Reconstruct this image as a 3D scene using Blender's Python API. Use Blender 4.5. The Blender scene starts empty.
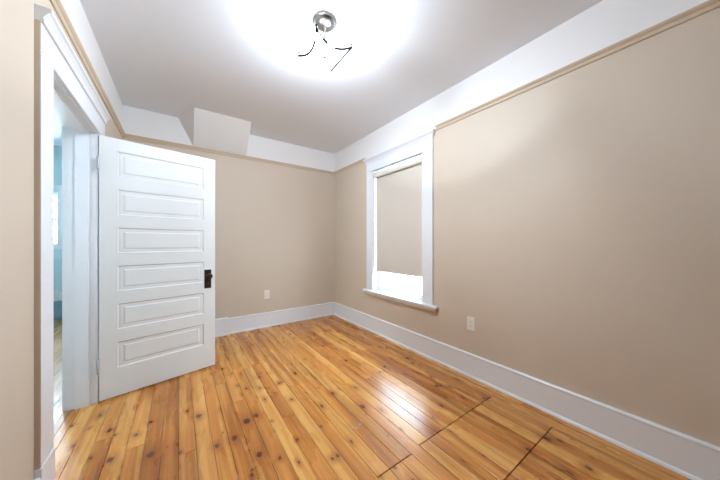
import bpy, bmesh, math, random
from mathutils import Vector, Matrix

SC = bpy.context.scene
COL = SC.collection
R = math.radians

# ------------------------------------------------------------------ camera, sky, exposure
CAM_H = 1.2
cam_data = bpy.data.cameras.new('camera')
cam_data.sensor_width = 36.0
cam_data.lens = 36.0 * 255.0 / 720.0
cam_data.shift_y = 3.0 / 720.0
cam_data.clip_start = 0.01
cam = bpy.data.objects.new('camera', cam_data)
COL.objects.link(cam)
cam.location = (0, 0, CAM_H)
cam.rotation_euler = (R(90), 0, R(-35.4))
SC.camera = cam

world = bpy.data.worlds.new('overcast_sky')
SC.world = world
world.use_nodes = True
wbg = world.node_tree.nodes['Background']
wbg.inputs[0].default_value = (0.71, 0.865, 1.0, 1)
SKY = 33.0
wbg.inputs[1].default_value = SKY

BULB = 2800.0                      # emission of the two bulbs of the ceiling lamp

vs = SC.view_settings
vs.view_transform = 'Standard'
vs.look = 'None'
vs.exposure = 0.26
vs.gamma = 1.0
vs.use_curve_mapping = False
SC.cycles.use_denoising = True
SC.cycles.max_bounces = 12
SC.cycles.diffuse_bounces = 6
SC.cycles.transparent_max_bounces = 12
SC.cycles.sample_clamp_indirect = 6.0

# ------------------------------------------------------------------ helpers
def lin(r, g, b):
    f = lambda c: (c / 255 / 12.92) if c / 255 <= 0.04045 else ((c / 255 + 0.055) / 1.055) ** 2.4
    return (f(r), f(g), f(b), 1)

def principled(name, col, rough=0.5, spec=0.5, metal=0.0, coat=0.0):
    m = bpy.data.materials.new(name)
    m.use_nodes = True
    b = m.node_tree.nodes['Principled BSDF']
    b.inputs['Base Color'].default_value = col
    b.inputs['Roughness'].default_value = rough
    b.inputs['Specular IOR Level'].default_value = spec
    b.inputs['Metallic'].default_value = metal
    b.inputs['Coat Weight'].default_value = coat
    return m

def painted(name, col, rough=0.5, vary=0.03, bump=0.05, scale=90.0, spec=0.4):
    """paint with faint unevenness of its own and a fine roller texture"""
    m = principled(name, col, rough, spec)
    nt = m.node_tree
    N, L = nt.nodes, nt.links
    b = N['Principled BSDF']
    tc = N.new('ShaderNodeTexCoord')
    n1 = N.new('ShaderNodeTexNoise'); n1.inputs['Scale'].default_value = 2.3; n1.inputs['Detail'].default_value = 3
    L.new(tc.outputs['Object'], n1.inputs['Vector'])
    mr = N.new('ShaderNodeMapRange')
    mr.inputs['To Min'].default_value = 1 - vary; mr.inputs['To Max'].default_value = 1 + vary
    L.new(n1.outputs['Fac'], mr.inputs['Value'])
    mx = N.new('ShaderNodeMix'); mx.data_type = 'RGBA'; mx.blend_type = 'MULTIPLY'
    mx.inputs['Factor'].default_value = 1
    mx.inputs[6].default_value = col
    L.new(mr.outputs['Result'], mx.inputs[7])
    L.new(mx.outputs[2], b.inputs['Base Color'])
    n2 = N.new('ShaderNodeTexNoise'); n2.inputs['Scale'].default_value = scale; n2.inputs['Detail'].default_value = 4
    L.new(tc.outputs['Object'], n2.inputs['Vector'])
    bp = N.new('ShaderNodeBump'); bp.inputs['Strength'].default_value = bump; bp.inputs['Distance'].default_value = 0.004
    L.new(n2.outputs['Fac'], bp.inputs['Height'])
    L.new(bp.outputs['Normal'], b.inputs['Normal'])
    return m

M = {}
M['wall'] = painted('beige_wall_paint', lin(208, 194, 176), 0.55)
M['dark_wall'] = painted('bounce_cutting_brown', lin(84, 72, 62), 0.6)  # unseen near wall, made dark so it bounces less light into the room
M['frieze'] = painted('white_frieze_paint', lin(238, 237, 236), 0.6)
M['ceiling'] = painted('white_ceiling_paint', lin(235, 238, 243), 0.8, 0.015, 0.08, 60)
M['trim'] = painted('white_gloss_trim_paint', lin(235, 238, 242), 0.3, 0.015, 0.03, 40)
M['rail'] = painted('tan_rail_paint', lin(203, 184, 160), 0.45)
M['door'] = painted('white_door_paint', lin(224, 225, 224), 0.3, 0.015, 0.06, 35)
M['hall_wall'] = painted('pale_aqua_hall_paint', lin(206, 228, 234), 0.6)
M['hall_grey'] = painted('blue_grey_paint', lin(120, 150, 165), 0.5)
M['blind'] = painted('beige_blind_cloth', lin(214, 205, 193), 0.85, 0.01, 0.12, 500, 0.1)
M['valance'] = principled('cream_valance', lin(232, 228, 218), 0.5)
M['plastic'] = principled('ivory_white_plastic', lin(236, 230, 222), 0.3)
M['slot'] = principled('dark_slot', lin(70, 62, 55), 0.6)
M['bronze'] = principled('dark_bronze', lin(62, 47, 38), 0.38, 0.5, 0.7)
M['chrome'] = principled('brushed_chrome', lin(170, 170, 168), 0.25, 0.5, 1.0)
M['wire'] = principled('grey_metal_wire', lin(26, 26, 26), 0.6, 0.1, 0.0)
M['steel'] = principled('painted_steel_hinge', lin(185, 190, 196), 0.4, 0.5, 0.3)
M['subfloor'] = principled('dark_subfloor', lin(48, 30, 16), 0.9, 0.1)  # dark underlay visible in the joints between boards

def blind_mat():
    m = M['blind']
    N, L = m.node_tree.nodes, m.node_tree.links
    out = [n for n in N if n.type == 'OUTPUT_MATERIAL'][0]
    tr = N.new('ShaderNodeBsdfTranslucent'); tr.inputs[0].default_value = lin(230, 215, 195)
    mx = N.new('ShaderNodeMixShader'); mx.inputs[0].default_value = 0.012
    L.new(N['Principled BSDF'].outputs[0], mx.inputs[1]); L.new(tr.outputs[0], mx.inputs[2])
    L.new(mx.outputs[0], out.inputs[0])
blind_mat()

def glass_mat():
    m = bpy.data.materials.new('window_glass'); m.use_nodes = True
    N, L = m.node_tree.nodes, m.node_tree.links
    N.clear()
    o = N.new('ShaderNodeOutputMaterial'); t = N.new('ShaderNodeBsdfTransparent'); g = N.new('ShaderNodeBsdfGlossy')
    g.inputs['Roughness'].default_value = 0.02
    lw = N.new('ShaderNodeLayerWeight'); pw = N.new('ShaderNodeMath'); pw.operation = 'POWER'; pw.inputs[1].default_value = 5
    lw.inputs['Blend'].default_value = 0.5
    fr = N.new('ShaderNodeMath'); fr.operation = 'MULTIPLY_ADD'; fr.inputs[1].default_value = 0.9; fr.inputs[2].default_value = 0.04
    L.new(lw.outputs['Facing'], pw.inputs[0]); L.new(pw.outputs[0], fr.inputs[0])
    mx = N.new('ShaderNodeMixShader')
    t.inputs[0].default_value = (0.97, 0.985, 0.98, 1)
    L.new(fr.outputs[0], mx.inputs[0]); L.new(t.outputs[0], mx.inputs[1]); L.new(g.outputs[0], mx.inputs[2])
    L.new(mx.outputs[0], o.inputs[0])
    return m
M['glass'] = glass_mat()

def frosted_mat():
    m = bpy.data.materials.new('frosted_white_glass'); m.use_nodes = True
    N, L = m.node_tree.nodes, m.node_tree.links
    N.clear()
    o = N.new('ShaderNodeOutputMaterial'); t = N.new('ShaderNodeBsdfTransparent'); d = N.new('ShaderNodeBsdfTranslucent')
    t.inputs[0].default_value = (0.98, 0.97, 0.95, 1); d.inputs[0].default_value = (0.95, 0.95, 0.94, 1)
    mx = N.new('ShaderNodeMixShader'); mx.inputs[0].default_value = 0.04
    L.new(t.outputs[0], mx.inputs[1]); L.new(d.outputs[0], mx.inputs[2])
    L.new(mx.outputs[0], o.inputs[0])
    return m
M['frosted'] = frosted_mat()

def emit_mat(name, col, s):
    m = bpy.data.materials.new(name); m.use_nodes = True
    N, L = m.node_tree.nodes, m.node_tree.links
    N.clear()
    o = N.new('ShaderNodeOutputMaterial'); e = N.new('ShaderNodeEmission')
    e.inputs[0].default_value = col; e.inputs[1].default_value = s
    L.new(e.outputs[0], o.inputs[0])
    return m
def bulb_mat():
    # bulb emission dimmed on its upper half to cut glare on the ceiling
    m = emit_mat('lit_top_dimmed_bulb', (0.85, 0.97, 1.11, 1), BULB)
    N, L = m.node_tree.nodes, m.node_tree.links
    e = [n for n in N if n.type == 'EMISSION'][0]
    g = N.new('ShaderNodeNewGeometry'); s = N.new('ShaderNodeSeparateXYZ'); L.new(g.outputs['Normal'], s.inputs[0])
    r = N.new('ShaderNodeMapRange'); L.new(s.outputs[2], r.inputs['Value'])
    r.inputs['From Min'].default_value = -0.40; r.inputs['From Max'].default_value = 0.36
    r.inputs['To Min'].default_value = BULB; r.inputs['To Max'].default_value = BULB * 0.012
    L.new(r.outputs['Result'], e.inputs[1])
    return m
M['bulb'] = bulb_mat()

def box(bm, x0, x1, y0, y1, z0, z1, mi=0):
    v = [bm.verts.new(p) for p in ((x0, y0, z0), (x1, y0, z0), (x1, y1, z0), (x0, y1, z0),
                                   (x0, y0, z1), (x1, y0, z1), (x1, y1, z1), (x0, y1, z1))]
    fs = []
    for idx in ((3, 2, 1, 0), (4, 5, 6, 7), (0, 1, 5, 4), (1, 2, 6, 5), (2, 3, 7, 6), (3, 0, 4, 7)):
        f = bm.faces.new([v[i] for i in idx]); f.material_index = mi
        fs.append(f)
    return fs

def bevel(bm, w=0.003, seg=2):
    bmesh.ops.bevel(bm, geom=list(bm.edges), offset=w, segments=seg, profile=0.5, affect='EDGES', clamp_overlap=True)

def lathe(bm, prof, seg=32, mi=0, mat=Matrix.Identity(4)):
    """prof: (radius, height) pairs about the local z axis"""
    rings = []
    for r, z in prof:
        if r < 1e-6:
            rings.append([bm.verts.new(mat @ Vector((0, 0, z)))])
        else:
            rings.append([bm.verts.new(mat @ Vector((r * math.cos(2 * math.pi * i / seg), r * math.sin(2 * math.pi * i / seg), z))) for i in range(seg)])
    for a, b in zip(rings, rings[1:]):
        for i in range(seg):
            j = (i + 1) % seg
            if len(a) == 1 and len(b) == 1: continue
            if len(a) == 1: f = bm.faces.new((a[0], b[j], b[i]))
            elif len(b) == 1: f = bm.faces.new((a[i], a[j], b[0]))
            else: f = bm.faces.new((a[i], a[j], b[j], b[i]))
            f.material_index = mi; f.smooth = True

def tube(bm, pts, r, seg=10, mi=0):
    pts = [Vector(p) for p in pts]
    rings = []
    up = Vector((0, 0, 1))
    for i, p in enumerate(pts):
        d = (pts[min(i + 1, len(pts) - 1)] - pts[max(i - 1, 0)]).normalized()
        a = d.cross(up)
        if a.length < 1e-3: a = d.cross(Vector((1, 0, 0)))
        a.normalize(); b = d.cross(a)
        rings.append([bm.verts.new(p + r * (math.cos(2 * math.pi * k / seg) * a + math.sin(2 * math.pi * k / seg) * b)) for k in range(seg)])
    for A, B in zip(rings, rings[1:]):
        for k in range(seg):
            f = bm.faces.new((A[k], A[(k + 1) % seg], B[(k + 1) % seg], B[k])); f.smooth = True; f.material_index = mi
    for ring in (rings[0], rings[-1]):
        f = bm.faces.new(ring); f.material_index = mi

def extrude_profile(bm, prof, p0, p1, out, mi=0):
    """prof: (protrusion, z) polygon swept straight from p0 to p1; out: unit vector away from the wall"""
    out = Vector(out); p0 = Vector(p0); p1 = Vector(p1)
    A = [bm.verts.new(p0 + out * o + Vector((0, 0, z))) for o, z in prof]
    B = [bm.verts.new(p1 + out * o + Vector((0, 0, z))) for o, z in prof]
    n = len(prof)
    for i in range(n):
        f = bm.faces.new((A[i], A[(i + 1) % n], B[(i + 1) % n], B[i])); f.material_index = mi
    bm.faces.new(A).material_index = mi
    bm.faces.new(B).material_index = mi

def link(name, bm, mats, parent=None, smooth=False):
    bmesh.ops.recalc_face_normals(bm, faces=list(bm.faces))
    me = bpy.data.meshes.new(name)
    bm.to_mesh(me); bm.free()
    for m in (mats if isinstance(mats, (list, tuple)) else [mats]):
        me.materials.append(M[m])
    if smooth:
        for p in me.polygons: p.use_smooth = True
    o = bpy.data.objects.new(name, me)
    COL.objects.link(o)
    if parent: o.parent = parent
    return o

def empty(name, loc=(0, 0, 0), rz=0.0):
    o = bpy.data.objects.new(name, None)
    o.empty_display_size = 0.1
    COL.objects.link(o)
    o.location = loc; o.rotation_euler = (0, 0, rz)
    return o

def tag(o, label, cat, kind=None, group=None):
    o['label'] = label; o['category'] = cat
    if kind: o['kind'] = kind
    if group: o['group'] = group
    return o

# ------------------------------------------------------------------ dimensions (metres, camera stands above the origin)
XL, XR, YN, YB, H = -0.50, 2.147, -0.67, 3.766, 2.706
XH = -0.657                        # hall face of the door partition
HX, HY = -2.20, 5.95               # far side and far end of the hall
RZ0, RZ1 = 2.35, 2.392             # picture rail
FZ = 2.37                          # paint changes from beige to white behind the rail
DY0, DY1, DZ = 1.818, 2.70, 2.02   # doorway
WY0, WY1, WZ0, WZ1 = 1.846, 2.697, 0.545, 2.172   # window opening

def wall_piece(bm, x0, x1, y0, y1, z0, z1):
    if z0 < FZ < z1:
        box(bm, x0, x1, y0, y1, z0, FZ, 0); box(bm, x0, x1, y0, y1, FZ, z1, 1)
    else:
        box(bm, x0, x1, y0, y1, z0, z1, 0 if z1 <= FZ else 1)

# ------------------------------------------------------------------ wood floor
KNOTS = []     # filled below: (x, y, radius across, radius along)
def wood_material(name, base_a, base_b, base_c, knots, rough):
    m = bpy.data.materials.new(name); m.use_nodes = True
    nt = m.node_tree; N, L = nt.nodes, nt.links
    b = N['Principled BSDF']
    def mth(op, a, c=None, clamp=False):
        n = N.new('ShaderNodeMath'); n.operation = op; n.use_clamp = clamp
        for i, s in enumerate((a, c)):
            if s is None: continue
            if isinstance(s, (int, float)): n.inputs[i].default_value = s
            else: L.new(s, n.inputs[i])
        return n.outputs[0]
    def ramp(v, f0, f1, t0=0.0, t1=1.0, smooth=True):
        n = N.new('ShaderNodeMapRange'); n.interpolation_type = 'SMOOTHSTEP' if smooth else 'LINEAR'
        L.new(v, n.inputs['Value'])
        n.inputs['From Min'].default_value = f0; n.inputs['From Max'].default_value = f1
        n.inputs['To Min'].default_value = t0; n.inputs['To Max'].default_value = t1
        return n.outputs['Result']
    def comb(x, y, z=0.0):
        n = N.new('ShaderNodeCombineXYZ')
        for i, s in enumerate((x, y, z)):
            if isinstance(s, (int, float)): n.inputs[i].default_value = s
            else: L.new(s, n.inputs[i])
        return n.outputs[0]
    def noise(vec, scale, detail=3, rough_=0.5, dist=0.0):
        n = N.new('ShaderNodeTexNoise'); n.inputs['Scale'].default_value = scale
        n.inputs['Detail'].default_value = detail; n.inputs['Roughness'].default_value = rough_
        n.inputs['Distortion'].default_value = dist
        L.new(vec, n.inputs['Vector']); return n.outputs['Fac']
    def mixc(fac, a, c, mode='MIX'):
        n = N.new('ShaderNodeMix'); n.data_type = 'RGBA'; n.blend_type = mode
        for s, i in ((fac, 0), (a, 6), (c, 7)):
            if isinstance(s, (int, float)): n.inputs[i].default_value = s
            elif isinstance(s, tuple): n.inputs[i].default_value = s
            else: L.new(s, n.inputs[i])
        return n.outputs[2]
    tc = N.new('ShaderNodeTexCoord'); sp = N.new('ShaderNodeSeparateXYZ')
    L.new(tc.outputs['Object'], sp.inputs[0])
    X, Y = sp.outputs[0], sp.outputs[1]
    at = N.new('ShaderNodeAttribute'); at.attribute_name = 'plank'
    sr = N.new('ShaderNodeSeparateColor'); L.new(at.outputs['Color'], sr.inputs[0])
    r1, r2, r3 = sr.outputs[0], sr.outputs[1], sr.outputs[2]
    ox = mth('ADD', X, mth('MULTIPLY', r2, 31.0))
    oy = mth('ADD', Y, mth('MULTIPLY', r3, 57.0))
    # knots: scattered ones ...
    vo = N.new('ShaderNodeTexVoronoi'); vo.voronoi_dimensions = '2D'; vo.inputs['Scale'].default_value = 1.0
    kn = noise(comb(mth('MULTIPLY', ox, 55.0), mth('MULTIPLY', oy, 40.0)), 1.0, 3)
    kx = mth('ADD', ox, mth('MULTIPLY', mth('SUBTRACT', kn, 0.5), 0.022))
    L.new(comb(mth('MULTIPLY', kx, 9.0), mth('MULTIPLY', oy, 4.2)), vo.inputs['Vector'])
    sc = N.new('ShaderNodeSeparateColor'); L.new(vo.outputs['Color'], sc.inputs[0])
    size = ramp(sc.outputs[0], 0.55, 1.0, 0.0, 0.115, False)
    dk = mth('DIVIDE', vo.outputs['Distance'], mth('MAXIMUM', size, 0.001))
    # ... and the large ones one by one
    for (kx_, ky_, ra, rb) in knots:
        n = N.new('ShaderNodeVectorMath'); n.operation = 'SUBTRACT'
        L.new(comb(mth('ADD', X, mth('MULTIPLY', mth('SUBTRACT', kn, 0.5), 0.030)), Y), n.inputs[0]) if not knots.index((kx_, ky_, ra, rb)) else None
        if knots.index((kx_, ky_, ra, rb)) == 0: src = n.inputs[0].links[0].from_socket
        else: L.new(src, n.inputs[0])
        n.inputs[1].default_value = (kx_, ky_, 0)
        n2 = N.new('ShaderNodeVectorMath'); n2.operation = 'MULTIPLY'
        L.new(n.outputs[0], n2.inputs[0]); n2.inputs[1].default_value = (0.8 / ra, 0.8 / rb, 0)
        n3 = N.new('ShaderNodeVectorMath'); n3.operation = 'LENGTH'; L.new(n2.outputs[0], n3.inputs[0])
        dk = mth('MINIMUM', dk, n3.outputs['Value'])
    core = ramp(dk, 1.15, 0.55)
    halo = ramp(dk, 4.0, 0.7)
    # grain: long streaks bent round the knots
    warp = mth('MULTIPLY', halo, 0.010)
    low = noise(comb(mth('MULTIPLY', ox, 5.0), mth('MULTIPLY', oy, 0.9)), 1.0, 2)
    gx = mth('ADD', mth('ADD', ox, warp), mth('MULTIPLY', low, 0.03))
    streak = noise(comb(mth('MULTIPLY', gx, 75.0), mth('MULTIPLY', oy, 1.6)), 1.0, 4, 0.6)
    fine = noise(comb(mth('MULTIPLY', gx, 420.0), mth('MULTIPLY', oy, 7.0)), 1.0, 3, 0.6)
    broad = noise(comb(mth('MULTIPLY', gx, 22.0), mth('MULTIPLY', oy, 0.7)), 1.0, 2)
    tone = ramp(r1, 0.0, 1.0, 0.0, 1.0, False)
    t = mth('ADD', mth('MULTIPLY', tone, 0.62), mth('MULTIPLY', mth('SUBTRACT', broad, 0.5), 1.5))
    t = mth('ADD', t, mth('MULTIPLY', mth('SUBTRACT', streak, 0.5), 0.75))
    cr = N.new('ShaderNodeValToRGB'); L.new(mth('ADD', t, 0.17, True), cr.inputs[0])
    cr.color_ramp.elements[0].position = 0.0; cr.color_ramp.elements[0].color = base_a
    cr.color_ramp.elements[1].position = 1.0; cr.color_ramp.elements[1].color = base_c
    e = cr.color_ramp.elements.new(0.5); e.color = base_b
    sap = noise(comb(mth('MULTIPLY', gx, 16.0), mth('MULTIPLY', oy, 0.55), 7.3), 1.0, 1)
    cr_out = mixc(mth('MULTIPLY', ramp(sap, 0.54, 0.60), 0.42), cr.outputs[0], base_c)
    heart = noise(comb(mth('MULTIPLY', gx, 11.0), mth('MULTIPLY', oy, 0.5), 21.7), 1.0, 2)
    cr_out = mixc(mth('MULTIPLY', ramp(heart, 0.55, 0.66), 0.5), cr_out, base_a)
    c = mixc(ramp(fine, 0.35, 0.7, 0.0, 0.25), cr_out, base_a)
    c = mixc(mth('MULTIPLY', halo, 0.55), c, lin(146, 76, 28))
    c = mixc(mth('MULTIPLY', core, 0.9), c, lin(62, 27, 9))
    for (px_, py_) in ((0.921, 1.386), (0.942, 1.360), (0.979, 1.378)):   # grey filler patches
        n = N.new('ShaderNodeVectorMath'); n.operation = 'DISTANCE'
        L.new(comb(mth('ADD', X, mth('MULTIPLY', mth('SUBTRACT', kn, 0.5), 0.012)), Y), n.inputs[0]); n.inputs[1].default_value = (px_, py_, 0)
        c = mixc(mth('MULTIPLY', ramp(n.outputs['Value'], 0.012, 0.006), 0.8), c, lin(160, 160, 158))
    L.new(c, b.inputs['Base Color'])
    b.inputs['Specular IOR Level'].default_value = 0.5
    rr = ramp(noise(comb(mth('MULTIPLY', X, 9.0), mth('MULTIPLY', Y, 2.0)), 1.0, 3), 0.3, 0.7, rough - 0.03, rough + 0.05)
    L.new(rr, b.inputs['Roughness'])
    bp = N.new('ShaderNodeBump'); bp.inputs['Strength'].default_value = 0.12; bp.inputs['Distance'].default_value = 0.002
    L.new(mth('ADD', mth('ADD', fine, streak), mth('MULTIPLY', noise(comb(mth('MULTIPLY', ox, 12.0), mth('MULTIPLY', oy, 1.2)), 1.0, 2), 3.0)), bp.inputs['Height'])
    L.new(bp.outputs['Normal'], b.inputs['Normal'])
    return m

KNOT_LIST = [
    (-0.573, 2.459, 0.0085, 0.0125),
    (-0.473, 2.360, 0.0068, 0.0100),
    (-0.310, 1.950, 0.0136, 0.0200),
    (-0.152, 2.205, 0.0111, 0.0163),
    (-0.218, 2.110, 0.0102, 0.0150),
    (-0.130, 1.867, 0.0162, 0.0238),
    (0.111, 2.091, 0.0145, 0.0213),
    (0.051, 2.198, 0.0077, 0.0113),
    (0.006, 1.788, 0.0077, 0.0113),
    (-0.057, 1.883, 0.0051, 0.0075),
    (-0.325, 2.186, 0.0060, 0.0087),
    (0.375, 1.843, 0.0187, 0.0275),
    (0.438, 1.865, 0.0162, 0.0238),
    (0.279, 1.727, 0.0145, 0.0213),
    (0.183, 1.719, 0.0119, 0.0175),
    (0.373, 1.509, 0.0128, 0.0188),
    (0.459, 1.420, 0.0077, 0.0113),
    (0.706, 1.898, 0.0085, 0.0125),
    (0.590, 1.492, 0.0077, 0.0113),
    (0.696, 1.245, 0.0085, 0.0125),
    (0.730, 1.247, 0.0094, 0.0138),
    (0.512, 1.745, 0.0051, 0.0075),
    (0.316, 1.430, 0.0060, 0.0087),
    (0.126, 2.093, 0.0068, 0.0100),
    (0.590, 2.382, 0.0119, 0.0175),
    (0.698, 2.176, 0.0094, 0.0138),
    (0.874, 2.266, 0.0128, 0.0188),
    (1.002, 1.790, 0.0128, 0.0188),
    (1.100, 1.514, 0.0153, 0.0225),
    (1.064, 2.480, 0.0085, 0.0125),
    (1.370, 2.671, 0.0111, 0.0163),
    (1.391, 2.204, 0.0102, 0.0150),
    (0.404, 2.345, 0.0094, 0.0138),
    (0.336, 2.741, 0.0111, 0.0163),
    (1.040, 3.072, 0.0085, 0.0125),
    (0.675, 3.431, 0.0094, 0.0138),
    (0.705, 3.194, 0.0111, 0.0163),
    (1.782, 0.402, 0.0102, 0.0150),
    (1.842, 0.611, 0.0145, 0.0213),
    (1.653, 0.639, 0.0111, 0.0163),
    (2.120, 0.803, 0.0102, 0.0150),
    (1.919, 1.049, 0.0085, 0.0125),
    (1.889, 2.267, 0.0119, 0.0175),
    (1.945, 1.882, 0.0136, 0.0200),
    (1.846, 1.489, 0.0077, 0.0113),
    (1.766, 1.370, 0.0094, 0.0138),
    (1.846, 1.300, 0.0077, 0.0113),
    (1.523, 1.827, 0.0077, 0.0113),
    (1.782, 1.956, 0.0077, 0.0113),
    (1.909, 1.772, 0.0085, 0.0125),
    (1.578, 1.182, 0.0128, 0.0188),
]
M['wood'] = wood_material('knotty_pine_boards', lin(142, 80, 30), lin(197, 130, 60), lin(226, 174, 99), KNOT_LIST, 0.27)
M['hall_wood'] = wood_material('pale_pine_boards', lin(140, 104, 66), lin(176, 142, 100), lin(198, 168, 126), KNOT_LIST[:1], 0.3)

def plank_floor(name, x0, x1, y0, y1, seed, mats, hatch=None, pitch=0.083, phase=0.0):
    rnd = random.Random(seed)
    bm = bmesh.new()
    lay = bm.loops.layers.float_color.new('plank')
    def plank(a, b_, c, d):
        v = (rnd.random(), rnd.random(), rnd.random(), 1)
        g = 0.0010
        n0 = len(bm.faces)
        ch = 0.0014
        p = [(a + g, c + g), (b_ - g, c + g), (b_ - g, d - g), (a + g, d - g)]
        q = [(a + g + ch, c + g + ch), (b_ - g - ch, c + g + ch), (b_ - g - ch, d - g - ch), (a + g + ch, d - g - ch)]
        lo = [bm.verts.new((x, y, -0.012)) for x, y in p]
        mi_ = [bm.verts.new((x, y, -0.0008)) for x, y in p]
        up = [bm.verts.new((x, y, 0.0)) for x, y in q]
        fs = [bm.faces.new(up)]
        for i in range(4):
            j = (i + 1) % 4
            fs.append(bm.faces.new((lo[i], lo[j], mi_[j], mi_[i])))
            fs.append(bm.faces.new((mi_[i], mi_[j], up[j], up[i])))
        for f in fs:
            for l in f.loops: l[lay] = v
    k0 = math.floor((x0 - phase) / pitch)
    k = k0
    while phase + k * pitch < x1 - 0.002:
        a, b_ = max(x0, phase + k * pitch), min(x1, phase + (k + 1) * pitch)
        k += 1
        if b_ - a < 0.006: continue
        cuts = [y0]
        y = y0 - rnd.uniform(0.0, 1.0)
        while y < y1:
            y += rnd.uniform(0.9, 2.3)
            if cuts[-1] + 0.25 < y < y1 - 0.25: cuts.append(y)
        cuts.append(y1)
        if hatch and a > hatch[0] - 0.02 and b_ < hatch[1] + 0.02:
            cuts = [c for c in cuts if not hatch[2] - 0.3 < c < hatch[3] + 0.5]
            cuts = sorted(cuts + [hatch[2], hatch[3]])
        if hatch and 0.82 < a < 1.06:
            cuts = sorted([c for c in cuts if abs(c - 1.013) > 0.5] + [1.013])
        for c, d in zip(cuts, cuts[1:]):
            e0 = e1 = 0.0
            if hatch and a > hatch[0] - 0.02 and b_ < hatch[1] + 0.02:
                e0 = 0.002 if c in hatch[2:] else 0
                e1 = 0.002 if d in hatch[2:] else 0
            if hatch and c == 1.013: e0 = 0.002
            if hatch and d == 1.013: e1 = 0.002
            side = 0.003 if hatch and c == hatch[2] and abs(a - 1.162) < 0.01 else 0.0
            plank(a + side, b_, c + e0, d - e1)
    box(bm, x0, x1, y0, y1, -0.06, -0.012, 1)
    o = link(name, bm, mats)
    return o

tag(plank_floor('floor', -0.63, XR, YN, YB, 7, ['wood', 'subfloor'], hatch=(1.16, 1.99, 0.63, 1.03)),
    'varnished knotty pine plank floor of the beige room', 'floor', 'structure')
tag(plank_floor('floor_hall', HX, -0.63, YN, HY, 11, ['hall_wood', 'subfloor']),
    'pale plank floor of the hall beyond the doorway', 'floor', 'structure')

# ------------------------------------------------------------------ walls and ceiling
bm = bmesh.new(); box(bm, HX - 0.2, XR + 0.2, YN - 0.1, HY + 0.2, H, H + 0.1)
tag(link('ceiling', bm, 'ceiling'), 'flat white ceiling with the lit lamp on it', 'ceiling', 'structure')

bm = bmesh.new()
W = XR + 0.2
wall_piece(bm, XR, W, YN - 0.1, WY0, -0.06, H)
wall_piece(bm, XR, W, WY1, YB, -0.06, H)
wall_piece(bm, XR, W, WY0, WY1, -0.06, WZ0)
wall_piece(bm, XR, W, WY0, WY1, WZ1, H)
tag(link('wall_right', bm, ['wall', 'frieze']), 'long beige wall with the window and white band above the rail', 'wall', 'structure')

bm = bmesh.new(); wall_piece(bm, XH, W, YB, YB + 0.12, -0.06, H)
tag(link('wall_back', bm, ['wall', 'frieze']), 'narrow beige end wall behind the open door', 'wall', 'structure')

bm = bmesh.new()
wall_piece(bm, XH, XL, YN - 0.1, DY0, -0.06, H)
wall_piece(bm, XH, XL, DY1 + 0.02, YB, -0.06, H)
wall_piece(bm, XH, XL, DY0, DY1 + 0.02, DZ + 0.02, H)
tag(link('wall_left', bm, ['wall', 'frieze']), 'beige wall that holds the doorway to the hall', 'wall', 'structure')

bm = bmesh.new(); wall_piece(bm, HX - 0.2, W, YN - 0.1, YN, -0.06, H)
tag(link('wall_near', bm, ['dark_wall', 'dark_wall']), 'unseen wall behind the viewpoint, darkened to cut bounce light', 'wall', 'structure')

# hall shell
bm = bmesh.new()
box(bm, HX - 0.2, HX, YN, 1.15, -0.06, H); box(bm, HX - 0.2, HX, 1.85, 4.0, -0.06, H); box(bm, HX - 0.2, HX, 4.7, HY + 0.2, -0.06, H)
box(bm, HX - 0.2, HX, 1.15, 1.85, -0.06, 1.15); box(bm, HX - 0.2, HX, 1.15, 1.85, 2.0, H)
box(bm, HX - 0.2, HX, 4.0, 4.7, -0.06, 1.15); box(bm, HX - 0.2, HX, 4.0, 4.7, 2.0, H)
tag(link('wall_hall_side', bm, 'hall_wall'), 'pale aqua outer wall of the hall', 'wall', 'structure')
bm = bmesh.new()
HW0, HW1, HWZ0, HWZ1 = -2.18, -1.52, 1.16, 1.98
box(bm, HX, HW0, HY, HY + 0.2, -0.06, H); box(bm, HW1, XH, HY, HY + 0.2, -0.06, H)
box(bm, HW0, HW1, HY, HY + 0.2, -0.06, HWZ0); box(bm, HW0, HW1, HY, HY + 0.2, HWZ1, H)
tag(link('wall_hall_end', bm, 'hall_wall'), 'pale aqua end wall seen through the doorway', 'wall', 'structure')
bm = bmesh.new(); box(bm, XH, XH + 0.12, YB + 0.12, HY + 0.2, -0.06, H)
tag(link('wall_hall_inner', bm, 'hall_wall'), 'pale aqua inner wall of the hall beyond the doorway', 'wall', 'structure')

# sloped bulkhead on the end wall
bm = bmesh.new()
P = {k: bm.verts.new(p) for k, p in dict(a=(-0.005, YB, H), b=(0.142, 3.376, H), c=(0.148, YB, RZ1), d=(0.735, 3.374, H),
                                         e=(0.758, YB, RZ1), f=(0.758, YB, H)).items()}
for q in ('bced', 'abdf', 'acb', 'def', 'acef'):
    bm.faces.new([P[k] for k in q])
tag(link('wall_bulkhead', bm, 'frieze'), 'white sloped boxed-in bulkhead under the ceiling above the open door', 'bulkhead', 'structure')

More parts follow.
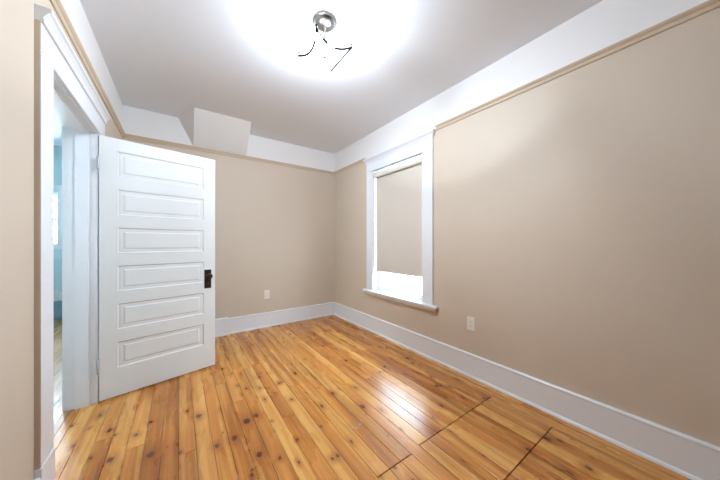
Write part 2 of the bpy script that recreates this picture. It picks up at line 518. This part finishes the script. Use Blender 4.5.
# picture rail: a tan moulding round the room
RP = [(0, RZ0), (0.008, RZ0), (0.012, RZ0 + 0.010), (0.012, RZ0 + 0.020), (0.020, RZ0 + 0.027), (0.026, RZ0 + 0.036), (0.026, RZ1), (0, RZ1)]
bm = bmesh.new()
extrude_profile(bm, RP, (XR, YN, 0), (XR, 1.668, 0), (-1, 0, 0))
extrude_profile(bm, RP, (XR, 2.884, 0), (XR, YB, 0), (-1, 0, 0))
tag(link('trim_1', bm, 'rail'), 'tan picture rail on the long wall with the window', 'picture rail', 'structure')
bm = bmesh.new(); extrude_profile(bm, RP, (XL + 0.026, YB, 0), (XR - 0.026, YB, 0), (0, -1, 0))
tag(link('trim_2', bm, 'rail'), 'tan picture rail on the end wall under the bulkhead', 'picture rail', 'structure')
bm = bmesh.new(); extrude_profile(bm, RP, (XL, YN, 0), (XL, YB, 0), (1, 0, 0))
tag(link('trim_3', bm, 'rail'), 'tan picture rail above the doorway', 'picture rail', 'structure')

# baseboards
BZ = 0.205
BP = [(0, 0), (0.030, 0), (0.029, 0.008), (0.025, 0.016), (0.018, 0.021), (0.018, BZ - 0.018), (0.022, BZ - 0.014), (0.022, BZ - 0.006), (0.016, BZ), (0, BZ)]
bm = bmesh.new(); extrude_profile(bm, BP, (XR, YN, 0), (XR, YB, 0), (-1, 0, 0))
tag(link('baseboard_right', bm, 'trim'), 'tall white baseboard along the wall with the window', 'baseboard', 'structure')
bm = bmesh.new()
extrude_profile(bm, BP, (0.53, YB, 0), (XR - 0.030, YB, 0), (0, -1, 0))
box(bm, XL, 0.53, YB - 0.050, YB, 0, 0.218)
box(bm, XL, 0.53, YB - 0.058, YB - 0.050, 0, 0.018)
tag(link('baseboard_back', bm, 'trim'), 'white baseboard along the end wall, stepped thicker beside the door', 'baseboard', 'structure')
bm = bmesh.new()
extrude_profile(bm, BP, (XL, YN, 0), (XL, 1.672, 0), (1, 0, 0))
extrude_profile(bm, BP, (XL, 2.85, 0), (XL, YB - 0.058, 0), (1, 0, 0))
tag(link('baseboard_left', bm, 'trim'), 'white baseboard on the doorway wall', 'baseboard', 'structure')
bm = bmesh.new()
box(bm, HX, XH, HY - 0.030, HY, 0, 0.31, 1)
box(bm, HX, XH, HY - 0.045, HY, 0.31, 0.46, 0)
bmesh.ops.bevel(bm, geom=list(bm.edges), offset=0.004, segments=1, affect='EDGES')
tag(link('baseboard_hall', bm, ['trim', 'hall_grey']), 'white capped blue-grey base panel at the end of the hall', 'baseboard', 'structure')

# ------------------------------------------------------------------ doorway frame (casing, jambs, head)
fr = empty('trim_4', (XL, (DY0 + DY1) / 2, 0))
tag(fr, 'white door casing round the doorway to the hall', 'door frame', 'structure')
def local(parent, name, bm, mats):
    o = link(name, bm, mats, parent)
    o.matrix_parent_inverse = Matrix.Translation(parent.location).inverted()
    return o
CT = 0.019
def casing(y0, y1, z0, z1, tan_side):
    bm = bmesh.new()
    fs = box(bm, XL, XL + CT, y0, y1, z0, z1)
    bmesh.ops.bevel(bm, geom=[e for e in bm.edges if all(v.co.x > XL + 0.001 for v in e.verts)], offset=0.002, segments=2, affect='EDGES')
    if tan_side:
        bm.normal_update()
        for f in bm.faces:
            if f.normal.y < -0.9: f.material_index = 1
    return bm
local(fr, 'side_casing', casing(1.68, DY0, 0.235, DZ + 0.004, True), ['trim', 'wall'])
local(fr, 'side_casing', casing(DY1 + 0.02, DY1 + 0.15, 0, DZ + 0.004, False), ['trim', 'wall'])
bm = bmesh.new(); box(bm, XL, XL + 0.024, 1.676, DY0 + 0.001, 0, 0.235); bevel(bm, 0.003)
local(fr, 'plinth_block', bm, 'trim')
local(fr, 'head_casing', casing(1.68, DY1 + 0.15, DZ + 0.004, 2.15, True), ['trim', 'wall'])
bm = bmesh.new()
CP = [(0, 2.15), (0.028, 2.15), (0.030, 2.158), (0.026, 2.165), (0.030, 2.178), (0.042, 2.195), (0.050, 2.200), (0.050, 2.215), (0, 2.215)]
extrude_profile(bm, CP, (XL, 1.679, 0), (XL, DY1 + 0.155, 0), (1, 0, 0))
local(fr, 'head_crown', bm, 'trim')
bm = bmesh.new()
box(bm, XH, XL + 0.007, DY1, DY1 + 0.02, 0, DZ + 0.02)
box(bm, XH, XL + 0.001, DY0 - 0.001, DY0 + 0.012, 0, DZ)
box(bm, XH, XL + 0.001, DY0, DY1, DZ, DZ + 0.02)
local(fr, 'jamb', bm, 'trim')
bm = bmesh.new()
box(bm, -0.612, -0.541, DY1 - 0.012, DY1, 0, DZ - 0.012)
box(bm, -0.612, -0.541, DY0 + 0.012, DY0 + 0.024, 0, DZ - 0.012)
box(bm, -0.612, -0.541, DY0 + 0.012, DY1, DZ - 0.012, DZ)
local(fr, 'door_stop', bm, 'trim')
bm = bmesh.new()
box(bm, XH - 0.019, XH, DY1 + 0.005, DY1 + 0.13, 0, DZ + 0.13)
box(bm, XH - 0.019, XH, DY0 - 0.13, DY0, 0, DZ + 0.13)
box(bm, XH - 0.019, XH, DY0, DY1 + 0.005, DZ + 0.005, DZ + 0.13)
local(fr, 'hall_casing', bm, 'trim')

# ------------------------------------------------------------------ the open six-panel door
DW, DT, DB, DTOP = 0.795, 0.036, 0.014, 2.010
door = empty('door_1', (-0.486, 2.684, 0), R(12.5))
tag(door, 'open white six-panel wooden door with dark bronze knob', 'door', 'structure')
zs = [0.228 + i * 0.2966 for i in range(6)]
PH = 0.205
bm = bmesh.new()
box(bm, 0, 0.095, 0, DT, DB, DTOP); box(bm, DW - 0.093, DW, 0, DT, DB, DTOP)
edges = [DB] + [v for z in zs for v in (z, z + PH)] + [DTOP]
for a, b_ in zip(edges[0::2], edges[1::2]):
    box(bm, 0.095, DW - 0.093, 0, DT, a, b_)
link('door_frame', bm, 'door', door)
def raised_panel(x0, x1, z0, z1):
    bm = bmesh.new()
    steps = [(0.0, 0.0015), (0.004, 0.0005), (0.008, 0.004), (0.013, 0.0085), (0.040, 0.0085), (0.043, 0.007), (0.050, 0.0045), (0.052, 0.004)]
    for side in (0, 1):
        rings = []
        for ins, dep in steps:
            y = dep if side == 0 else DT - dep
            rings.append([bm.verts.new(p) for p in ((x0 + ins, y, z0 + ins * 0.85), (x1 - ins, y, z0 + ins * 0.85), (x1 - ins, y, z1 - ins * 0.85), (x0 + ins, y, z1 - ins * 0.85))])
        for A, B in zip(rings, rings[1:]):
            for i in range(4):
                bm.faces.new((A[i], A[(i + 1) % 4], B[(i + 1) % 4], B[i]))
        bm.faces.new(rings[-1])
        if side == 0: first = rings[0]
        else:
            for i in range(4):
                bm.faces.new((first[i], first[(i + 1) % 4], rings[0][(i + 1) % 4], rings[0][i]))
    return bm
for z in zs:
    link('panel', raised_panel(0.095, DW - 0.093, z, z + PH), 'door', door)
for side in (0, 1):
    s = -1 if side == 0 else 1
    y0 = 0 if side == 0 else DT
    bm = bmesh.new()
    box(bm, 0.700, 0.760, min(y0, y0 + s * 0.004), max(y0, y0 + s * 0.004), 0.767, 0.945)
    bevel(bm, 0.0015)
    esc = link('escutcheon_plate', bm, 'bronze', door)
    bm = bmesh.new()   # keyhole: round head and slot
    rot = Matrix.Translation((0.730, y0 + s * 0.0042, 0.82)) @ Matrix.Rotation(R(90) * (1 if side == 0 else -1), 4, 'X')
    lathe(bm, [(0.006, 0.0), (0.006, 0.001), (0, 0.001)], 16, 0, rot)
    box(bm, 0.727, 0.733, min(y0 + s * 0.0038, y0 + s * 0.0052), max(y0 + s * 0.0038, y0 + s * 0.0052), 0.800, 0.818)
    link('keyhole', bm, 'slot', esc)
    bm = bmesh.new()
    rot = Matrix.Translation((0.730, y0 + s * 0.003, 0.885)) @ Matrix.Rotation(R(90) * (1 if side == 0 else -1), 4, 'X')
    lathe(bm, [(0, 0), (0.018, 0), (0.018, 0.004), (0.012, 0.007), (0.009, 0.012), (0.009, 0.026), (0.013, 0.030), (0.022, 0.034), (0.027, 0.041),
               (0.028, 0.047), (0.025, 0.055), (0.017, 0.060), (0.008, 0.062), (0, 0.0622)], 28, 0, rot)
    k = link('knob', bm, 'bronze', door)
    k['label'] = 'round dark bronze knob'
for z in (0.27, 1.80):
    bm = bmesh.new()
    lathe(bm, [(0, -0.052), (0.004, -0.052), (0.007, -0.047), (0.007, 0.047), (0.004, 0.052), (0, 0.052)], 14, 0, Matrix.Translation((-0.006, -0.005, z)))
    box(bm, -0.003, 0.0005, 0.0, 0.030, z - 0.045, z + 0.045)
    link('hinge', bm, 'steel', door)

# ------------------------------------------------------------------ window on the right wall
win = empty('window_1', (XR, (WY0 + WY1) / 2, WZ0))
tag(win, 'tall white framed double-hung window behind the half-lowered beige blind', 'window', 'structure')
WC = 0.02
def rbox(x0, x1, y0, y1, z0, z1, w=0.002):
    bm = bmesh.new(); box(bm, x0, x1, y0, y1, z0, z1); bevel(bm, w); return bm
local(win, 'side_casing', rbox(XR - WC, XR, 1.708, WY0, 0.560, WZ1), 'trim')
local(win, 'side_casing', rbox(XR - WC, XR, WY1, 2.838, 0.560, WZ1), 'trim')
bm = rbox(XR - WC, XR, 1.708, 2.838, WZ1 + 0.008, 2.292)
box(bm, XR - WC - 0.006, XR, 1.703, 2.843, WZ1, WZ1 + 0.008)
local(win, 'head_casing', bm, 'trim')
bm = bmesh.new()
CW = [(0, 2.292), (0.024, 2.292), (0.026, 2.300), (0.030, 2.312), (0.040, 2.328), (0.050, 2.336), (0.054, 2.342), (0.054, 2.358), (0, 2.358)]
# crown with returned ends
def crown(bm, prof, y0, y1, ret):
    A = [bm.verts.new((XR - o, y0 - max(0, o - ret), z)) for o, z in prof]
    B = [bm.verts.new((XR - o, y1 + max(0, o - ret), z)) for o, z in prof]
    A0 = [bm.verts.new((XR, y0 - max(0, o - ret), z)) for o, z in prof[1:-1]]
    B0 = [bm.verts.new((XR, y1 + max(0, o - ret), z)) for o, z in prof[1:-1]]
    n = len(prof)
    for i in range(n - 1):
        bm.faces.new((A[i], A[i + 1], B[i + 1], B[i]))
    for S, S0 in ((A, A0), (B, B0)):
        for i in range(1, n - 2):
            bm.faces.new((S[i], S[i + 1], S0[i], S0[i - 1]))
        bm.faces.new((S[0], S[1], S0[0])); bm.faces.new((S[-1], S0[-1], S[-2]))
crown(bm, CW, 1.706, 2.840, 0.020)
local(win, 'head_crown', bm, 'trim')
bm = bmesh.new()
box(bm, XR - 0.055, XR, 1.640, 2.890, 0.532, 0.560)
bevel(bm, 0.006, 3)
box(bm, XR, XR + 0.10, WY0, WY1, WZ0, 0.558)
local(win, 'sill', bm, 'trim')
bm = bmesh.new()
extrude_profile(bm, [(0, 0.492), (0.014, 0.492), (0.018, 0.500), (0.022, 0.512), (0.034, 0.532), (0, 0.532)], (XR, 1.672, 0), (XR, 2.862, 0), (-1, 0, 0))
local(win, 'apron', bm, 'trim')
bm = bmesh.new()
box(bm, XR, XR + 0.18, WY0, WY0 + 0.012, 0.558, WZ1); box(bm, XR, XR + 0.18, WY1 - 0.012, WY1, 0.558, WZ1)
box(bm, XR, XR + 0.18, WY0 + 0.012, WY1 - 0.012, WZ1 - 0.012, WZ1)
box(bm, XR + 0.045, XR + 0.058, WY0 + 0.012, WY0 + 0.026, 0.558, WZ1 - 0.012)
box(bm, XR + 0.045, XR + 0.058, WY1 - 0.026, WY1 - 0.012, 0.558, WZ1 - 0.012)
local(win, 'jamb', bm, 'trim')
def sash(x0, x1, z0, z1, bot, top, name):
    y0, y1, s = WY0 + 0.013, WY1 - 0.013, 0.044
    bm = bmesh.new()
    box(bm, x0, x1, y0, y0 + s, z0, z1); box(bm, x0, x1, y1 - s, y1, z0, z1)
    box(bm, x0, x1, y0 + s, y1 - s, z0, z0 + bot); box(bm, x0, x1, y0 + s, y1 - s, z1 - top, z1)
    o = local(win, name, bm, 'trim')
    bm = bmesh.new(); xm = (x0 + x1) / 2
    box(bm, xm - 0.002, xm + 0.002, y0 + s - 0.004, y1 - s + 0.004, z0 + bot - 0.004, z1 - top + 0.004)
    p = link('pane', bm, 'glass', o)
sash(XR + 0.060, XR + 0.095, 0.560, 1.385, 0.052, 0.034, 'lower_sash')
sash(XR + 0.100, XR + 0.135, 1.352, WZ1 - 0.013, 0.034, 0.045, 'upper_sash')
bm = bmesh.new()      # sash lock on the meeting rail
lathe(bm, [(0, 0), (0.016, 0), (0.016, 0.006), (0.008, 0.010), (0.008, 0.014), (0, 0.014)], 18, 0, Matrix.Translation((XR + 0.078, 2.27, 1.385)))
local(win, 'sash_lock', bm, 'steel')

# ------------------------------------------------------------------ roller blind
bl = empty('roller_blind', (XR + 0.01, 2.27, WZ1))
tag(bl, 'beige roller blind pulled most of the way down the window', 'blind')
BY0, BY1 = WY0 + 0.034, WY1 - 0.026
bm = bmesh.new()
CPR = [(-0.016, 2.132), (-0.018, 2.126), (-0.018, 2.090), (-0.013, 2.078), (-0.004, 2.070), (0.004, 2.070), (0.004, 2.074), (-0.006, 2.080), (-0.014, 2.092), (-0.014, 2.126), (0.055, 2.126), (0.055, 2.132)]
A = [bm.verts.new((XR + o, WY0 + 0.014, z)) for o, z in CPR]; B = [bm.verts.new((XR + o, WY1 - 0.014, z)) for o, z in CPR]
for i in range(len(CPR)):
    j = (i + 1) % len(CPR); bm.faces.new((A[i], A[j], B[j], B[i]))
bm.faces.new(A); bm.faces.new(B)
local(bl, 'valance', bm, 'valance')
bm = bmesh.new()
lathe(bm, [(0, 0), (0.021, 0), (0.021, BY1 - BY0), (0, BY1 - BY0)], 24, 0, Matrix.Translation((XR + 0.041, BY0, 2.108)) @ Matrix.Rotation(R(-90), 4, 'X'))
local(bl, 'roller', bm, 'blind')
bm = bmesh.new(); box(bm, XR + 0.0195, XR + 0.0205, BY0, BY1, 0.845, 2.108)
local(bl, 'cloth', bm, 'blind')
bm = bmesh.new(); box(bm, XR + 0.0155, XR + 0.0245, BY0, BY1, 0.822, 0.847); bevel(bm, 0.003)
local(bl, 'hem_bar', bm, 'blind')
for y in (WY0 + 0.012, WY1 - 0.015):
    bm = bmesh.new(); box(bm, XR - 0.012, XR + 0.055, y, y + 0.003, 2.075, 2.15)
    local(bl, 'bracket', bm, 'plastic')
bm = bmesh.new()
for x in (XR + 0.026, XR + 0.044):
    for i in range(130):
        z = 2.11 - i * 0.0095
        bmesh.ops.create_icosphere(bm, subdivisions=1, radius=0.0022, matrix=Matrix.Translation((x, BY0 - 0.010, z)))
    tube(bm, [(x, BY0 - 0.010, 2.112), (x, BY0 - 0.010, 0.874)], 0.0008, 6)
ch = local(bl, 'pull_chain', bm, 'plastic')
bm = bmesh.new(); box(bm, XR + 0.020, XR + 0.050, BY0 - 0.016, BY0 - 0.006, 0.842, 0.878); bevel(bm, 0.003)
o = link('chain_weight', bm, 'plastic', ch)

# ------------------------------------------------------------------ wall outlets
def outlet(name, loc, rz, label):
    r = empty(name, loc, rz)        # local -y points into the room
    tag(r, label, 'outlet')
    bm = bmesh.new(); box(bm, -0.0375, 0.0375, -0.006, 0, -0.061, 0.061)
    bmesh.ops.bevel(bm, geom=[e for e in bm.edges if all(v.co.y < -0.001 for v in e.verts)], offset=0.003, segments=2, affect='EDGES')
    link('cover_plate', bm, 'plastic', r)
    for s in (-1, 1):
        bm = bmesh.new()
        n = 24
        vs_ = []
        for i in range(n):
            a = 2 * math.pi * i / n
            vs_.append((0.0175 * math.cos(a), max(-0.0145, min(0.0145, 0.0175 * math.sin(a))) + s * 0.0195))
        lo = [bm.verts.new((x, -0.0055, z)) for x, z in vs_]; hi = [bm.verts.new((x, -0.0082, z)) for x, z in vs_]
        bm.faces.new(hi)
        for i in range(n): bm.faces.new((lo[i], lo[(i + 1) % n], hi[(i + 1) % n], hi[i]))
        sk = link('socket', bm, 'plastic', r)
        bm = bmesh.new()
        for dx, hh in ((-0.0065, 0.0045), (0.0065, 0.0036)):
            box(bm, dx - 0.0011, dx + 0.0011, -0.0086, -0.0080, s * 0.0195 + 0.003 - hh, s * 0.0195 + 0.003 + hh)
        lathe(bm, [(0.0025, 0), (0.0025, 0.0006), (0, 0.0006)], 12, 0, Matrix.Translation((0, -0.0080, s * 0.0195 - 0.0075)) @ Matrix.Rotation(R(90), 4, 'X'))
        link('slots', bm, 'slot', sk)
    bm = bmesh.new()
    lathe(bm, [(0.0032, 0), (0.0028, 0.0014), (0, 0.0018)], 14, 0, Matrix.Translation((0, -0.0055, 0)) @ Matrix.Rotation(R(90), 4, 'X'))
    link('screw', bm, 'steel', r)
outlet('wall_outlet', (XR, 1.293, 0.475), R(-90), 'white duplex wall outlet on the long wall near the window')
outlet('wall_outlet', (1.034, YB, 0.460), 0, 'small white duplex wall outlet low on the end wall')

# ------------------------------------------------------------------ ceiling lamp
LX, LY = 0.808, 1.550
lamp = empty('ceiling_lamp', (LX, LY, H))
tag(lamp, 'lit chrome ceiling lamp with a square frosted glass shade edged in wire', 'ceiling lamp')
bm = bmesh.new()
lathe(bm, [(0, 0), (0.078, 0), (0.081, -0.004), (0.081, -0.010), (0.076, -0.013), (0.071, -0.014), (0.069, -0.020), (0.060, -0.031), (0.042, -0.039), (0.022, -0.042), (0.010, -0.043), (0, -0.043)], 40)
link('canopy', bm, 'chrome', lamp)
bm = bmesh.new(); lathe(bm, [(0, -0.040), (0.006, -0.040), (0.006, -0.236), (0.012, -0.238), (0.014, -0.246), (0.008, -0.254), (0, -0.256)], 18)
link('stem', bm, 'chrome', lamp)
HA, HB = 0.128, 0.137
def glass_pt(u, v):      # u, v in -1..1; corners are pulled out and up, the sides draw in and sag
    eu, ev = 1 - v * v, 1 - u * u
    x = u * (HA - 0.028 * eu); y = v * (HB - 0.028 * ev)
    z = -0.206 - 0.038 * max(eu, ev) - 0.0 * u * v
    rr = (1 - u * u) * (1 - v * v)
    z = -0.206 - 0.038 * (eu + ev - eu * ev)
    return (x, y, z)
bm = bmesh.new()
n = 24
g = [[bm.verts.new(glass_pt(-1 + 2 * i / n, -1 + 2 * j / n)) for j in range(n + 1)] for i in range(n + 1)]
for i in range(n):
    for j in range(n):
        f = bm.faces.new((g[i][j], g[i + 1][j], g[i + 1][j + 1], g[i][j + 1])); f.smooth = True
sh = link('shade', bm, 'frosted', lamp)
sol = sh.modifiers.new('thickness', 'SOLIDIFY'); sol.thickness = 0.003
for a, b_ in (((-1, -1), (1, -1)), ((1, -1), (1, 1)), ((-1, 1), (-1, -1))):
    bm = bmesh.new()
    tube(bm, [glass_pt(a[0] + (b_[0] - a[0]) * t / 24, a[1] + (b_[1] - a[1]) * t / 24) for t in range(25)], 0.0062, 10)
    link('edge_wire', bm, 'wire', lamp)
for u, v in ((-1, -1), (1, -1), (1, 1), (-1, 1)):
    p = Vector(glass_pt(u, v))
    bm = bmesh.new()
    lathe(bm, [(0, -0.008), (0.006, -0.006), (0.007, 0), (0.003, 0.004), (0.003, 0.014), (0.006, 0.017), (0.007, 0.021), (0.005, 0.026), (0, 0.028)], 14, 0, Matrix.Translation(p))
    link('finial', bm, 'wire', lamp)
for s in (-1, 1):
    bm = bmesh.new()
    tube(bm, [(0, 0, -0.135), (s * 0.03, 0, -0.135)], 0.012, 14)
    so = link('lamp_holder', bm, 'chrome', lamp)
    bm = bmesh.new()
    bmesh.ops.create_uvsphere(bm, u_segments=20, v_segments=12, radius=0.024, matrix=Matrix.Translation((s * 0.056, 0, -0.135)))
    link('bulb', bm, 'bulb', so, True)

# ------------------------------------------------------------------ hall windows
w2 = empty('window_2', ((HW0 + HW1) / 2, HY, HWZ0))
tag(w2, 'white framed window on the end wall of the hall, seen through the doorway', 'window', 'structure')
def frame_xz(bm, x0, x1, z0, z1, w, y0, y1):
    box(bm, x0, x0 + w, y0, y1, z0, z1); box(bm, x1 - w, x1, y0, y1, z0, z1)
    box(bm, x0 + w, x1 - w, y0, y1, z0, z0 + w); box(bm, x0 + w, x1 - w, y0, y1, z1 - w, z1)
bm = bmesh.new(); frame_xz(bm, HW0 - 0.015, HW1 + 0.060, HWZ0 - 0.05, HWZ1 + 0.12, 0.060, HY - 0.02, HY)
local(w2, 'casing', bm, 'trim')
bm = bmesh.new(); frame_xz(bm, HW0, HW1, HWZ0, HWZ1, 0.035, HY + 0.05, HY + 0.085)
box(bm, HW0 + 0.035, HW1 - 0.035, HY + 0.05, HY + 0.085, 1.55, 1.585)
o = local(w2, 'sash', bm, 'trim')
bm = bmesh.new(); box(bm, HW0 + 0.03, HW1 - 0.03, HY + 0.066, HY + 0.070, HWZ0 + 0.03, HWZ1 - 0.03)
link('pane', bm, 'glass', o)
def hall_window(name, y0, y1, label):
    w = empty(name, (HX, (y0 + y1) / 2, 1.15))
    tag(w, label, 'window', 'structure')
    bm = bmesh.new()
    for a, b_, z0, z1 in ((y0, y0 + 0.05, 1.15, 2.0), (y1 - 0.05, y1, 1.15, 2.0), (y0 + 0.05, y1 - 0.05, 1.15, 1.20), (y0 + 0.05, y1 - 0.05, 1.95, 2.0), (y0 + 0.05, y1 - 0.05, 1.55, 1.59)):
        box(bm, HX - 0.09, HX - 0.05, a, b_, z0, z1)
    o = local(w, 'sash', bm, 'trim')
    bm = bmesh.new(); box(bm, HX - 0.072, HX - 0.068, y0 + 0.04, y1 - 0.04, 1.19, 1.96)
    link('pane', bm, 'glass', o)
hall_window('window_3', 1.15, 1.85, 'white framed side window that lights the near end of the hall')
hall_window('added_window', 4.0, 4.7, 'added unseen side window that brightens the far end of the hall')  # added out of view to brighten the far hall
